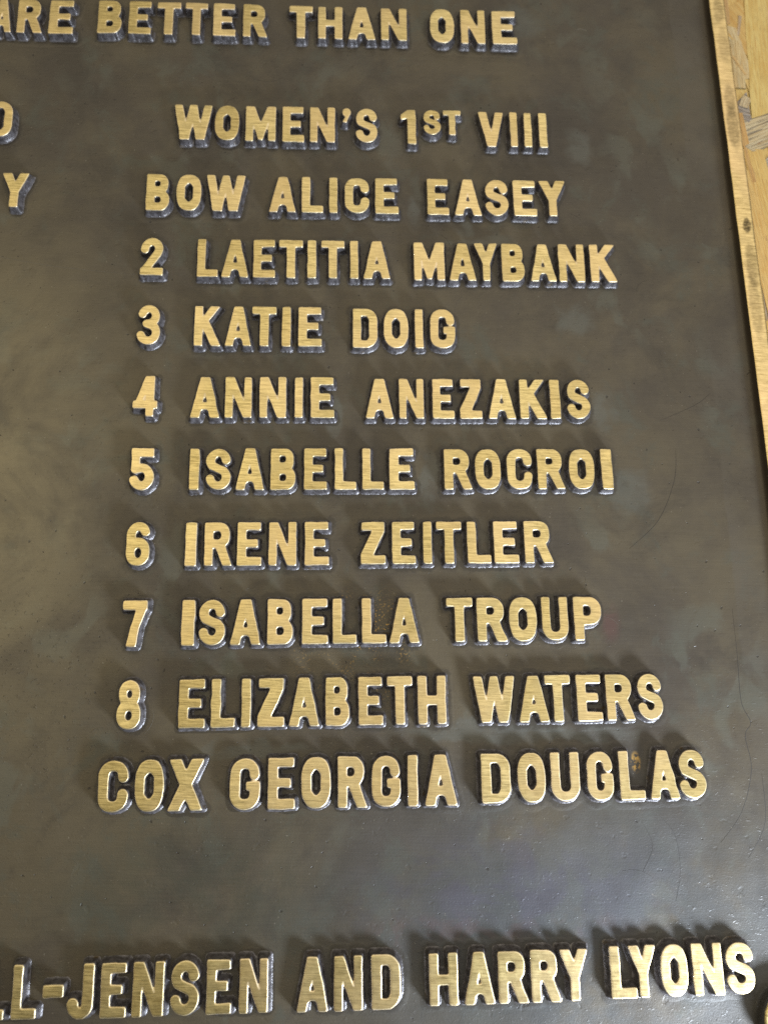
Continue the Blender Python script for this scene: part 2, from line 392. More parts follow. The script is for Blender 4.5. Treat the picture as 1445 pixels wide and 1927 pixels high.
# ------------------------------------------------------------------ letter shapes: signed distance fields (cap height 1)
S = 0.20
def arc(cx, cy, rx, ry, a0, a1, n=12, e=1.0):
    out = []
    for i in range(n + 1):
        a = math.radians(a0 + (a1 - a0) * i / n)
        c, s = math.cos(a), math.sin(a)
        out.append((cx + rx * math.copysign(abs(c) ** e, c), cy + ry * math.copysign(abs(s) ** e, s)))
    return out
def box(x0, y0, x1, y1): return ('p', [(x0, y0), (x1, y0), (x1, y1), (x0, y1)])
def poly(*pts): return ('p', list(pts))
def sup(cx, cy, rx, ry, e=0.82): return ('p', arc(cx, cy, rx, ry, 0, 351, 39, e))
def chain(pts, w=S): return ('c', pts, w / 2)
def rbox(x0, y0, x1, y1, r, rl=0.0):
    """box with rounded right corners (and left ones when rl > 0)"""
    p = arc(x1 - r[0], y0 + r[1], r[0], r[1], -90, 0, 8) + arc(x1 - r[0], y1 - r[1], r[0], r[1], 0, 90, 8)
    if rl: p += arc(x0 + rl, y1 - rl, rl, rl, 90, 180, 5) + arc(x0 + rl, y0 + rl, rl, rl, 180, 270, 5)
    else: p += [(x0, y1), (x0, y0)]
    return ('p', p)
GLYPH = {
 'A': ([poly((0, 0), (.235, 1), (.465, 1), (.70, 0), (.49, 0), (.455, .16), (.40, .205), (.30, .205), (.245, .16), (.21, 0))], [poly((.285, .37), (.415, .37), (.35, .64))]),
 'B': ([rbox(0, .45, .55, 1, (.20, .24)), rbox(0, 0, .59, .555, (.22, .25)), box(.1, .40, .50, .6)], [rbox(.20, .655, .365, .825, (.06, .07), .04), rbox(.20, .195, .385, .385, (.07, .08), .04)]),
 'C': ([chain([(.52, .685)] + arc(.31, .68, .21, .22, 0, 180, 14, .85) + arc(.31, .32, .21, .22, 180, 360, 14, .85) + [(.52, .335)])], []),
 'D': ([rbox(0, 0, .62, 1, (.30, .30))], [poly((.20, .18), (.36, .18), (.42, .28), (.42, .72), (.36, .82), (.20, .82))]),
 'E': ([box(0, 0, .20, 1), box(0, .825, .55, 1), box(0, .425, .48, .595), box(0, 0, .57, .185)], []),
 'G': ([chain([(.535, .70)] + arc(.325, .68, .21, .22, 0, 180, 14, .85) + arc(.325, .32, .22, .22, 180, 360, 14, .85) + [(.55, .36)]), box(.36, .375, .65, .54), box(.45, .25, .65, .50)], []),
 'H': ([box(0, 0, .19, 1), box(.43, 0, .62, 1), box(.1, .40, .5, .585)], []),
 'I': ([box(0, 0, .20, 1)], []),
 'J': ([box(.29, .24, .49, 1), chain(arc(.245, .24, .145, .14, 0, -180, 12) + [(.10, .27)])], []),
 'K': ([box(0, 0, .20, 1), poly((.1, .32), (.1, .56), (.40, 1), (.64, 1)), poly((.20, .60), (.34, .66), (.66, 0), (.43, 0), (.22, .42))], []),
 'L': ([box(0, 0, .19, 1), box(0, 0, .51, .185)], []),
 'M': ([poly((0, 0), (0, 1), (.22, 1), (.40, .50), (.58, 1), (.80, 1), (.80, 0), (.61, 0), (.61, .54), (.455, .03), (.345, .03), (.19, .54), (.19, 0))], []),
 'N': ([poly((0, 0), (0, 1), (.21, 1), (.47, .38), (.47, 1), (.65, 1), (.65, 0), (.45, 0), (.18, .61), (.18, 0))], []),
 'O': ([sup(.32, .5, .32, .5, .78)], [poly((.205, .34), (.29, .235), (.35, .235), (.435, .34), (.435, .66), (.35, .765), (.29, .765), (.205, .66))]),
 'P': ([box(0, 0, .20, 1), rbox(0, .36, .61, 1, (.24, .28))], [rbox(.20, .55, .40, .815, (.09, .11), .04)]),
 'R': ([box(0, 0, .20, 1), rbox(0, .41, .60, 1, (.24, .26)), poly((.21, .44), (.40, .50), (.50, .45), (.67, 0), (.45, 0), (.27, .42))], [rbox(.20, .60, .40, .80, (.08, .09), .04)]),
 'S': ([chain([(.485, .72)] + arc(.30, .70, .195, .205, 8, 215, 14) + [(.30, .51)] + arc(.30, .30, .205, .205, 48, -172, 14), .195)], []),
 'T': ([box(0, .82, .58, 1), box(.19, 0, .39, 1)], []),
 'U': ([box(0, .3, .19, 1), box(.43, .3, .62, 1), chain([(.095, .40)] + arc(.31, .32, .215, .22, 180, 360, 16, .9) + [(.525, .40)], .19)], []),
 'V': ([poly((0, 1), (.21, 1), (.325, .36), (.44, 1), (.65, 1), (.43, 0), (.22, 0))], []),
 'W': ([poly((0, 1), (.20, 1), (.305, .42), (.415, 1), (.585, 1), (.695, .42), (.80, 1), (1, 1), (.82, 0), (.595, 0), (.50, .50), (.405, 0), (.18, 0))], []),
 'X': ([poly((0, 0), (.23, 0), (.68, 1), (.45, 1)), poly((0, 1), (.23, 1), (.68, 0), (.45, 0))], []),
 'Y': ([poly((0, 1), (.23, 1), (.335, .72), (.44, 1), (.67, 1), (.435, .44), (.435, 0), (.235, 0), (.235, .44))], []),
 'Z': ([box(.02, .81, .58, 1), box(0, 0, .60, .19), poly((.32, .85), (.58, .85), (.58, .78), (.28, .16), (0, .16), (0, .22))], []),
 '1': ([box(.17, 0, .37, 1), poly((0, .72), (0, .86), (.17, 1), (.25, 1), (.25, .78))], []),
 '2': ([chain([(.105, .69)] + arc(.28, .705, .175, .195, 170, -35, 14) + [(.12, .13)], .19), box(.01, 0, .56, .18), poly((.01, .16), (.24, .16), (.24, .26), (.06, .22))], []),
 '3': ([chain(arc(.275, .72, .17, .185, 165, -70, 14) + [(.23, .525)], .185), chain([(.23, .525)] + arc(.275, .295, .19, .2, 75, -165, 14), .19)], []),
 '4': ([poly((.33, 1), (.53, 1), (.53, 0), (.34, 0), (.34, .5)), poly((.30, 1), (.53, 1), (.28, .36), (0, .36), (0, .20)), box(0, .20, .62, .375)], [poly((.235, .395), (.335, .395), (.335, .60))]),
 '5': ([box(.03, .80, .53, 1), box(.03, .46, .215, 1), chain([(.12, .50)] + arc(.275, .315, .185, .215, 110, -160, 14), .19)], []),
 '6': ([sup(.29, .31, .29, .31, .9), chain([(.105, .34)] + arc(.29, .70, .19, .2, 180, 20, 12), .19)], [sup(.295, .29, .09, .125, 1)]),
 '7': ([box(0, .805, .58, 1), poly((.35, .85), (.58, .85), (.40, .40), (.34, 0), (.11, 0), (.20, .42))], []),
 '8': ([sup(.28, .73, .25, .27, .92), sup(.28, .29, .28, .29, .92)], [sup(.28, .72, .075, .095, 1), sup(.28, .275, .095, .11, 1)]),
 "'": ([sup(.11, .88, .11, .12, .95), poly((.10, .80), (.215, .86), (.10, .58), (.0, .60))], []),
 '-': ([box(0, .385, .40, .605)], []),
}
def sd_poly(P, X, Y):
    P = np.asarray(P, float); Q = np.roll(P, 1, axis=0)
    d = np.full(X.shape, 1e9); s = np.ones(X.shape)
    for (ax, ay), (bx, by) in zip(P, Q):
        ex, ey = bx - ax, by - ay
        wx, wy = X - ax, Y - ay
        L = ex * ex + ey * ey
        if L < 1e-12: continue
        t = np.clip((wx * ex + wy * ey) / L, 0, 1)
        d = np.minimum(d, (wx - ex * t) ** 2 + (wy - ey * t) ** 2)
        c1, c2, c3 = Y >= ay, Y < by, ex * wy > ey * wx
        flip = (c1 & c2 & c3) | (~c1 & ~c2 & ~c3)
        s = np.where(flip, -s, s)
    return s * np.sqrt(d)
def sd_chain(P, r, X, Y):
    d = np.full(X.shape, 1e9)
    for (ax, ay), (bx, by) in zip(P[:-1], P[1:]):
        ex, ey = bx - ax, by - ay
        L = max(ex * ex + ey * ey, 1e-12)
        t = np.clip(((X - ax) * ex + (Y - ay) * ey) / L, 0, 1)
        d = np.minimum(d, np.hypot(X - ax - ex * t, Y - ay - ey * t))
    return d - r
_bb = {}
def glyph_bbox(ch):
    if ch not in _bb:
        xs, ys = [], []
        for s in GLYPH[ch][0]:
            r = s[2] if s[0] == 'c' else 0
            xs += [min(p[0] for p in s[1]) - r, max(p[0] for p in s[1]) + r]
            ys += [min(p[1] for p in s[1]) - r, max(p[1] for p in s[1]) + r]
        _bb[ch] = (min(xs), max(xs), min(ys), max(ys))
    return _bb[ch]
def glyph_sdf(ch, x0, x1, y0, y1, X, Y):
    """distance in mm to the letter drawn between x0..x1 and baseline y0..cap line y1"""
    bx0, bx1, by0, by1 = glyph_bbox(ch)
    sx, sy = (x1 - x0) / (bx1 - bx0), (y1 - y0)
    yo = by0 if ch not in "'-" else 0.0
    ys = sy / (by1 - by0) if ch not in "'-" else sy
    k = math.sqrt(sx * ys) / 1.0
    T = lambda pts: [(x0 + (p[0] - bx0) * sx, y0 + (p[1] - yo) * ys) for p in pts]
    d = np.full(X.shape, 1e9)
    for s in GLYPH[ch][0]:
        d = np.minimum(d, sd_poly(T(s[1]), X, Y) if s[0] == 'p' else sd_chain(T(s[1]), s[2] * k, X, Y))
    for s in GLYPH[ch][1]:
        d = np.maximum(d, -sd_poly(T(s[1]), X, Y))
    return d
def blur(a, n):
    for _ in range(n):
        p = np.pad(a, 1, mode='edge')
        a = (p[:-2, 1:-1] + 2 * p[1:-1, 1:-1] + p[2:, 1:-1]) / 4
        p = np.pad(a, 1, mode='edge')
        a = (p[1:-1, :-2] + 2 * p[1:-1, 1:-1] + p[1:-1, 2:]) / 4
    return a
def soft_noise(shape, cells, rng):
    """smooth random field of about unit range"""
    h, w = shape
    g = rng.standard_normal((cells[1] + 3, cells[0] + 3))
    yy = np.linspace(0, cells[1], h); xx = np.linspace(0, cells[0], w)
    yi = yy.astype(int); xi = xx.astype(int)
    fy = yy - yi; fx = xx - xi
    fy = (fy * fy * (3 - 2 * fy))[:, None]; fx = (fx * fx * (3 - 2 * fx))[None, :]
    g00 = g[np.ix_(yi, xi)]; g01 = g[np.ix_(yi, xi + 1)]; g10 = g[np.ix_(yi + 1, xi)]; g11 = g[np.ix_(yi + 1, xi + 1)]
    return (g00 * (1 - fx) + g01 * fx) * (1 - fy) + (g10 * (1 - fx) + g11 * fx) * fy
def contours(F, level, ox, oy, st):
    """marching squares: closed loops of points where F == level"""
    A = F - level
    A = np.where(np.abs(A) < 1e-6, 1e-6, A)
    h, w = A.shape
    neg = A < 0
    code = neg[:-1, :-1] * 1 + neg[:-1, 1:] * 2 + neg[1:, 1:] * 4 + neg[1:, :-1] * 8
    nxt = {}
    pts = {}
    def ept(e):
        if e not in pts:
            i, j, v = e
            if v == 0: a, b_ = A[i, j], A[i, j + 1]; t = a / (a - b_); pts[e] = (ox + (j + t) * st, oy + i * st)
            else: a, b_ = A[i, j], A[i + 1, j]; t = a / (a - b_); pts[e] = (ox + j * st, oy + (i + t) * st)
        return e
    segs = {1: [(3, 0)], 2: [(0, 1)], 3: [(3, 1)], 4: [(1, 2)], 5: [(3, 0), (1, 2)], 6: [(0, 2)], 7: [(3, 2)], 8: [(2, 3)],
            9: [(2, 0)], 10: [(0, 1), (2, 3)], 11: [(2, 1)], 12: [(1, 3)], 13: [(1, 0)], 14: [(0, 3)]}
    for i, j in np.argwhere((code > 0) & (code < 15)):
        i, j = int(i), int(j)
        ed = ((i, j, 0), (i, j + 1, 1), (i + 1, j, 0), (i, j, 1))
        for a, b_ in segs[int(code[i, j])]:
            nxt.setdefault(ept(ed[a]), []).append(ept(ed[b_]))
    loops = []
    while nxt:
        s = next(iter(nxt)); loop = [s]; cur = s
        while True:
            l = nxt.get(cur)
            if not l: break
            n2 = l.pop()
            if not l: del nxt[cur]
            if n2 == s: break
            loop.append(n2); cur = n2
        L = [pts[e] for e in loop]
        out = [L[0]]
        for q in L[1:]:
            if math.hypot(q[0] - out[-1][0], q[1] - out[-1][1]) > st * 0.75: out.append(q)
        if len(out) > 5: loops.append(out)
    return loops
def relief(F, ox, oy, st, levels):
    """triangulated relief: levels = [(distance, height)], innermost first"""
    V, E, Z, LV = [], [], [], []
    for k, (d, z) in enumerate(levels):
        for L in contours(F, d, ox, oy, st):
            b0 = len(V); n = len(L)
            V += [Vector((x - ox, y - oy)) for x, y in L]
            Z += [z] * n; LV += [k] * n
            E += [(b0 + i, b0 + (i + 1) % n) for i in range(n)]
    v, e, f, ov, oe, of = delaunay_2d_cdt(V, E, [], 0, 1e-5, True)
    zz = np.array([Z[o[0]] if o else 0 for o in ov]); lv = np.array([LV[o[0]] if o else 0 for o in ov])
    P = np.array([(q[0], q[1]) for q in v]); T = np.array(f)
    c = P[T].mean(axis=1) / st
    i = np.clip(c[:, 1].astype(int), 0, F.shape[0] - 2); j = np.clip(c[:, 0].astype(int), 0, F.shape[1] - 2)
    fy = c[:, 1] - i; fx = c[:, 0] - j
    fv = (F[i, j] * (1 - fx) + F[i, j + 1] * fx) * (1 - fy) + (F[i + 1, j] * (1 - fx) + F[i + 1, j + 1] * fx) * fy
    T = T[fv < levels[-1][0]]
    a, b_, c_ = P[T[:, 0]], P[T[:, 1]], P[T[:, 2]]
    cr = (b_[:, 0] - a[:, 0]) * (c_[:, 1] - a[:, 1]) - (b_[:, 1] - a[:, 1]) * (c_[:, 0] - a[:, 0])
    T = np.where((cr < 0)[:, None], T[:, ::-1], T)
    return P, zz, lv, T

# ------------------------------------------------------------------ the surface underneath: strand board
def strand_material():
    m, nt = new_mat("pressed_wood_strands"); b = NB(nt)
    out = b.n('ShaderNodeOutputMaterial'); p = b.n('ShaderNodeBsdfPrincipled')
    b.link(p.outputs[0], out.inputs[0])
    uv = b.n('ShaderNodeUVMap'); uv.uv_map = 'grain'
    at = b.n('ShaderNodeAttribute'); at.attribute_name = 'tone'
    u = uv.outputs[0]
    fib = b.noise(b.mapping(u, scale=(0.05, 1.5, 1)), 1.0, 5, 0.65, 0.3)
    fine = b.noise(b.mapping(u, scale=(0.16, 4.5, 1)), 1.0, 3, 0.6)
    bl = b.noise(b.mapping(u, scale=(0.06, 0.12, 1)), 1.0, 4, 0.6, 0.5)
    col = b.mix(b.ramp(fib, 0.38, 0.66, 0.0, 0.8), at.outputs['Color'], b.mix(1.0, at.outputs['Color'], (0.78, 0.60, 0.36), 'MULTIPLY'))
    col = b.mix(b.ramp(bl, 0.5, 0.72, 0.0, 0.6), col, b.mix(1.0, at.outputs['Color'], (0.86, 0.70, 0.48), 'MULTIPLY'))
    col = b.mix(b.ramp(fine, 0.54, 0.72, 0.0, 0.75), col, (0.22, 0.13, 0.055))
    ridge = b.noise(b.mapping(u, scale=(0.05, 1.15, 1)), 1.0, 4, 0.6, 0.6)
    rl = b.math('MULTIPLY', b.ramp(ridge, 0.50, 0.62), at.outputs['Alpha'])
    col = b.mix(b.math('MULTIPLY', rl, 0.75), col, (0.16, 0.13, 0.11))
    knot = b.ramp(b.noise(b.mapping(u, scale=(0.09, 0.30, 1)), 1.0, 3, 0.55), 0.66, 0.76, 0.0, 0.6)
    col = b.mix(knot, col, (0.42, 0.20, 0.08))
    b.link(col, p.inputs['Base Color'])
    p.inputs['Roughness'].default_value = 0.5
    h = b.math('SUBTRACT', b.math('ADD', b.math('MULTIPLY', fib, 0.7), b.math('MULTIPLY', fine, 0.4)), b.math('MULTIPLY', rl, 1.2))
    b.link(b.bump(h, 0.5, 0.0006), p.inputs['Normal'])
    return m
STRAND = strand_material()
mb, nt = new_mat("board_core"); nb = NB(nt)
o_ = nb.n('ShaderNodeOutputMaterial'); p_ = nb.n('ShaderNodeBsdfPrincipled'); nb.link(p_.outputs[0], o_.inputs[0])
ps = nb.world_mm()
nb.link(nb.mix(nb.ramp(nb.noise(nb.mapping(ps, scale=(0.6, 0.14, 1)), 1.0, 4), 0.4, 0.65), (0.20, 0.17, 0.14), (0.42, 0.31, 0.18)), p_.inputs['Base Color'])
p_.inputs['Roughness'].default_value = 0.75
nb.link(nb.bump(nb.noise(nb.mapping(ps, scale=(1.5, 0.3, 1)), 1.0, 3), 0.8, 0.001), p_.inputs['Normal'])

def build_board():
    rnd = random.Random(41)
    V, F, MI, UV, TN = [], [], [], [], []
    X0, X1, Y0, Y1 = -760., 560., -420., 640.
    base = [(X0, Y0, -18), (X1, Y0, -18), (X1, Y1, -18), (X0, Y1, -18), (X0, Y0, -1.9), (X1, Y0, -1.9), (X1, Y1, -1.9), (X0, Y1, -1.9)]
    V += base
    for f in ((3, 2, 1, 0), (4, 5, 6, 7), (0, 1, 5, 4), (1, 2, 6, 5), (2, 3, 7, 6), (3, 0, 4, 7)):
        F.append(f); MI.append(1); UV.append([(V[i][0], V[i][1]) for i in f]); TN.append((.4, .3, .2, 0.))
    tones = [(.74, .50, .18), (.78, .56, .22), (.70, .43, .13), (.80, .61, .29), (.68, .38, .11), (.76, .53, .20), (.58, .36, .14), (.80, .56, .19), (.50, .41, .30), (.74, .57, .33)]
    def strand(cx, cy, ang, L, Wd, zc, tone, tl=0.0, ridged=0.0):
        tone = (*tone, ridged)
        ca, sa = math.cos(ang), math.sin(ang)
        n = 7
        up, lo = [], []
        sk0, sk1 = rnd.uniform(-.5, .5) * Wd, rnd.uniform(-.5, .5) * Wd
        tw = rnd.uniform(-.35, .35)
        for i in range(n + 1):
            t = i / n
            wl = Wd / 2 * (1 + rnd.uniform(-.05, .05)) * (1 + tw * (t - .5))
            wu = Wd / 2 * (1 + rnd.uniform(-.05, .05)) * (1 + tw * (t - .5))
            s = (t - .5) * L
            lo.append((s + (sk0 * (1 - t) - sk1 * t) * -.5, -wl)); up.append((s + (sk0 * (1 - t) - sk1 * t) * .5, wu))
        th = 0.55
        off = len(V)
        ph = rnd.uniform(0, 6)
        uo, vo = rnd.uniform(0, 900), rnd.uniform(0, 900)
        loc = lo + up[::-1]
        def zz(s, w): return zc + tl * s + 0.10 * math.sin(s * .09 + ph) + 0.02 * w * math.sin(ph)
        for layer in (0, 1):
            for (s, w) in loc:
                V.append((cx + s * ca - w * sa, cy + s * sa + w * ca, zz(s, w) - (th if layer else 0)))
        m = len(loc)
        for i in range(n):
            q = (i, i + 1, m - 2 - i, m - 1 - i)
            F.append(tuple(off + k for k in q)); UV.append([(loc[k][0] + uo, loc[k][1] + vo) for k in q]); MI.append(0); TN.append(tone)
        for i in range(m):
            j = (i + 1) % m
            F.append((off + j, off + i, off + m + i, off + m + j))
            UV.append([(loc[j][0] + uo, loc[j][1] + vo), (loc[i][0] + uo, loc[i][1] + vo), (loc[i][0] + uo, loc[i][1] + vo + .6), (loc[j][0] + uo, loc[j][1] + vo + .6)])
            MI.append(0); TN.append((*[v * .45 for v in tone[:3]], 0.3))  # painted shade: strand sides darkened so the gaps read as cracks
    N = 2600
    for k in range(N):
        while True:
            cx, cy = rnd.uniform(X0 + 30, X1 - 30), rnd.uniform(Y0 + 30, Y1 - 30)
            if not (-540 < cx < 150 and -150 < cy < 410): break
        layer = k / N
        ang = math.pi / 2 + rnd.gauss(0.12, 0.30)
        if rnd.random() < .14: ang += rnd.uniform(-.9, .9)
        L = rnd.uniform(45, 130); Wd = rnd.choice((9, 14, 20, 27, 34)) * rnd.uniform(.8, 1.2)
        zc = -1.75 + 1.45 * layer + rnd.uniform(-.12, .12)
        tone = rnd.choice(tones); g = rnd.uniform(.95, 1.15)
        strand(cx, cy, ang, L, Wd, zc, tuple(min(.85, v * g) for v in tone), rnd.uniform(-.003, .003))
    def st(ax, ay, bx, by, Wd, zc, tone, ridged=0.0, across=False):
        L = math.hypot(bx - ax, by - ay); a = math.atan2(by - ay, bx - ax)
        if across: L, Wd, a = Wd, L, a + math.pi / 2
        strand((ax + bx) / 2, (ay + by) / 2, a, L, Wd, zc, tone, 0.0, ridged)
    # the strands that lie beside the border
    st(226.5, 296, 231, 400, 14, .12, (.86, .67, .26))
    st(241, 300, 243, 420, 15, .02, (.84, .64, .29))
    st(219, 318, 213, 352, 7, -.05, (.80, .66, .40))
    st(214, 312, 214.5, 343, 6, -.02, (.80, .64, .36), .3)
    st(212.0, 332.5, 218.3, 320.5, 1.5, .10, (.80, .58, .28))
    st(209, 352, 212, 420, 8, .0, (.72, .48, .22))
    st(213.5, 347, 216.5, 360, 5.5, -.35, (.50, .44, .42), 1.0, True)
    st(217, 346, 219.6, 359, 1.6, .06, (.74, .60, .44), .4)
    st(212, 293, 216.5, 309, 8, -.45, (.46, .42, .40), 1.0, True)
    st(214.5, 300, 217.5, 306.5, 5, -.05, (.74, .62, .42), .4)
    st(208, 279, 233, 290, 20, .0, (.74, .64, .44), 1.0)
    st(226, 258, 240, 266, 22, -.2, (.62, .58, .46), .8)
    st(211.5, 296, 215.5, 254, 3.6, .12, (.78, .50, .20), .3)
    st(214.5, 258, 214, 268, 3.5, -.1, (.42, .38, .38), 1.0)
    st(216.5, 274, 228, 180, 11, .16, (.84, .60, .22))
    st(210, 262, 219, 168, 10, .10, (.84, .58, .22))
    o = mesh_obj("strand_board", [(x * MM, y * MM, z * MM) for x, y, z in V], F, [STRAND, mb], MI, smooth=False)
    me = o.data
    uvl = me.uv_layers.new(name='grain')
    uvl.data.foreach_set('uv', np.array([c for f in UV for q in f for c in q], dtype=np.float32))
    ca = me.attributes.new('tone', 'FLOAT_COLOR', 'FACE')
    ca.data.foreach_set('color', np.array([c for t in TN for c in t], dtype=np.float32))
    o['kind'] = 'structure'
    return o
build_board()

# ------------------------------------------------------------------ the plaque
PX0, PX1, PY0, PY1 = -620.0, 206.2, -168.0, 420.0
plaque = bpy.data.objects.new("memorial_plaque", None)
plaque.empty_display_size = 0.05
scene.collection.objects.link(plaque)
plaque['label'] = "dark browned bronze plaque with raised polished brass lettering and a bright border, on strand board"
plaque['category'] = "plaque"

def build_backplate():
    def axis(a, b_, lo, hi, fine, coarse):
        out = [a]; x = a
        while x < b_ - 1e-6:
            x = min(b_, x + (fine if lo <= x < hi else coarse)); out.append(x)
        return out
    xs = axis(PX0 + 1.0, PX1 - 1.0, -200, 200, 4.0, 20.0); ys = axis(PY0 + 1.0, PY1 - 1.0, -150, 380, 4.0, 20.0)
    nx, ny = len(xs), len(ys)
    V = []
    for y in ys:
        for x in xs:
            z = PLATE + 0.16 * mnoise.noise(Vector((x * .011, y * .011, 2.2))) + 0.05 * mnoise.noise(Vector((x * .05, y * .05, 7.7)))
            V.append((x * MM, y * MM, z * MM))
    F = [(j * nx + i, j * nx + i + 1, (j + 1) * nx + i + 1, (j + 1) * nx + i) for j in range(ny - 1) for i in range(nx - 1)]
    n0 = len(V)
    V += [(x * MM, y * MM, 0.0002) for y in ys for x in (xs[0], xs[-1])]
    # skirt round the plate
    ring = [i for i in range(nx)] + [j * nx + nx - 1 for j in range(1, ny)] + [(ny - 1) * nx + i for i in range(nx - 2, -1, -1)] + [j * nx for j in range(ny - 2, 0, -1)]
    b0 = len(V)
    V += [(V[i][0], V[i][1], 0.0002) for i in ring]
    m = len(ring)
    F += [(ring[k], b0 + k, b0 + (k + 1) % m, ring[(k + 1) % m]) for k in range(m)]
    V_used = V
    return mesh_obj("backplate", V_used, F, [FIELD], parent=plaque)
backplate = build_backplate()

def build_scratches():
    """long hairline scratches in the ground, a little darker than it, and short bright nicks"""
    rnd = random.Random(5)
    V, F, MI = [], [], []
    def ribbon(pts, w, mi):
        P = []
        for i in range(len(pts) - 1):          # Catmull-Rom through the points
            p0, p1, p2, p3 = pts[max(i - 1, 0)], pts[i], pts[i + 1], pts[min(i + 2, len(pts) - 1)]
            for k in range(14):
                t = k / 14
                P.append(tuple(.5 * ((2 * p1[c]) + (p2[c] - p0[c]) * t + (2 * p0[c] - 5 * p1[c] + 4 * p2[c] - p3[c]) * t * t + (3 * p1[c] - p0[c] - 3 * p2[c] + p3[c]) * t ** 3) for c in (0, 1)))
        P.append(pts[-1])
        b0 = len(V); n = len(P)
        for i, (x, y) in enumerate(P):
            a, c = P[max(i - 1, 0)], P[min(i + 1, n - 1)]
            dx, dy = c[0] - a[0], c[1] - a[1]; l = math.hypot(dx, dy) or 1
            ww = w * min(1.0, 4 * i / n + .15, 4 * (n - 1 - i) / n + .15)
            z = PLATE + 0.16 * mnoise.noise(Vector((x * .011, y * .011, 2.2))) + 0.05 * mnoise.noise(Vector((x * .05, y * .05, 7.7)))
            V.append(((x - dy / l * ww) * MM, (y + dx / l * ww) * MM, (z - .02) * MM))
            V.append((x * MM, y * MM, (z + .06) * MM))
            V.append(((x + dy / l * ww) * MM, (y - dx / l * ww) * MM, (z - .02) * MM))
        for i in range(n - 1):
            q = b0 + 3 * i
            F.append((q + 1, q, q + 3, q + 4)); F.append((q + 2, q + 1, q + 4, q + 5)); MI.extend((mi, mi))
    ribbon([(129.7, 57.8), (144.6, 71.3), (153.9, 90.3), (156.2, 105.8)], .14, 0)
    ribbon([(174.9, 30), (174.9, 9.6), (174.4, -11.1), (177.6, -20.2), (174.5, -26), (175.6, -40.0), (169.4, -57.2), (158.7, -69.6)], .17, 0)
    ribbon([(180, -42), (179, -62), (170, -76)], .14, 0)
    ribbon([(133, -58), (139, -66), (140, -80), (137, -92)], .09, 0)
    ribbon([(125, -60), (129, -70), (124, -80)], .08, 0)
    ribbon([(-178, 205), (-140, 198), (-100, 194)], .07, 1)
    ribbon([(150, 120), (168, 128), (176, 134)], .10, 0)
    ribbon([(124.5, 341.5), (127, 342.6), (130.5, 341.2)], .28, 1)
    for _ in range(26):
        cx, cy, r = rnd.uniform(-165, 165), rnd.uniform(-105, 320), rnd.uniform(5, 13)
        a0 = rnd.uniform(0, 6.28); da = rnd.uniform(.8, 2.2)
        ribbon([(cx + r * math.cos(a0 + da * k / 4), cy + r * .8 * math.sin(a0 + da * k / 4)) for k in range(5)], rnd.uniform(.04, .07), rnd.choice((0, 1, 1)))
    for _ in range(34):
        cx, cy = rnd.uniform(-170, 185), rnd.uniform(-125, 345)
        a, l = rnd.uniform(-.9, 1.6), rnd.uniform(.4, 1.6)
        ribbon([(cx, cy), (cx + l * math.cos(a), cy + l * math.sin(a))], rnd.uniform(.04, .10), 1)
    def flat(name, c, r):
        m, nt = new_mat(name); b = NB(nt)
        o = b.n('ShaderNodeOutputMaterial'); p = b.n('ShaderNodeBsdfPrincipled'); b.link(p.outputs[0], o.inputs[0])
        b.link(b.mix(b.noise(b.world_mm(), .3, 3), tuple(.6 * v for v in c), c), p.inputs['Base Color'])
        p.inputs['Roughness'].default_value = r
        return m
    o = mesh_obj("surface_scratches", V, F, [flat("dark_scratch", (.02, .016, .013), .6), flat("bright_nick", (.13, .115, .095), .4)], MI, parent=backplate)
    o['kind'] = 'stuff'
build_scratches()

def build_border():
    """raised rim: cross-section swept round the plate with mitred corners"""
    # (distance inwards from the outer edge, height, 0 brass / 1 dark)
    prof = [(0.0, 0.3), (0.0, FACE - .75), (0.12, FACE - .25), (0.45, FACE - .02), (1.2, FACE), (4.2, FACE + .05), (7.6, FACE), (8.25, FACE - .04), (8.5, FACE - .25),
            (8.62, FACE - .6), (9.0, PLATE + 2.2), (9.6, PLATE + .95), (10.6, PLATE + .30), (12.2, PLATE + .04), (13.4, PLATE - .35)]
    dark_from = 9
    cx, cy = [], []
    def loop(d):
        pts = []
        for (ax, ay, bx, by) in ((PX0 + d, PY0 + d, PX1 - d, PY0 + d), (PX1 - d, PY0 + d, PX1 - d, PY1 - d), (PX1 - d, PY1 - d, PX0 + d, PY1 - d), (PX0 + d, PY1 - d, PX0 + d, PY0 + d)):
            n = 90
            for i in range(n):
                t = i / n
                pts.append((ax + (bx - ax) * t, ay + (by - ay) * t))
        return pts
    V, F, MI = [], [], []
    m = None
    for k, (d, z) in enumerate(prof):
        for (x, y) in loop(d):
            w = 0.22 * mnoise.noise(Vector((x * .05, y * .05, k * .1))) + 0.07 * mnoise.noise(Vector((x * .25, y * .25, k * .3)))
            edge = 1.0 if 2 <= k <= 13 else 0.3
            horizontal = abs(x - PX1) < 20 or abs(x - PX0) < 20
            V.append(((x + (w * edge if horizontal else 0)) * MM, (y + (0 if horizontal else w * edge)) * MM, (z + (.05 * w if k > 1 else 0)) * MM))
    m = len(V) // len(prof)
    for k in range(len(prof) - 1):
        for i in range(m):
            j = (i + 1) % m
            F.append((k * m + i, k * m + j, (k + 1) * m + j, (k + 1) * m + i)); MI.append(1 if (k >= dark_from - 1 or k < 1) else 0)
    return mesh_obj("raised_border", V, F, [RIM, RIMWALL], MI, parent=plaque)
build_border()

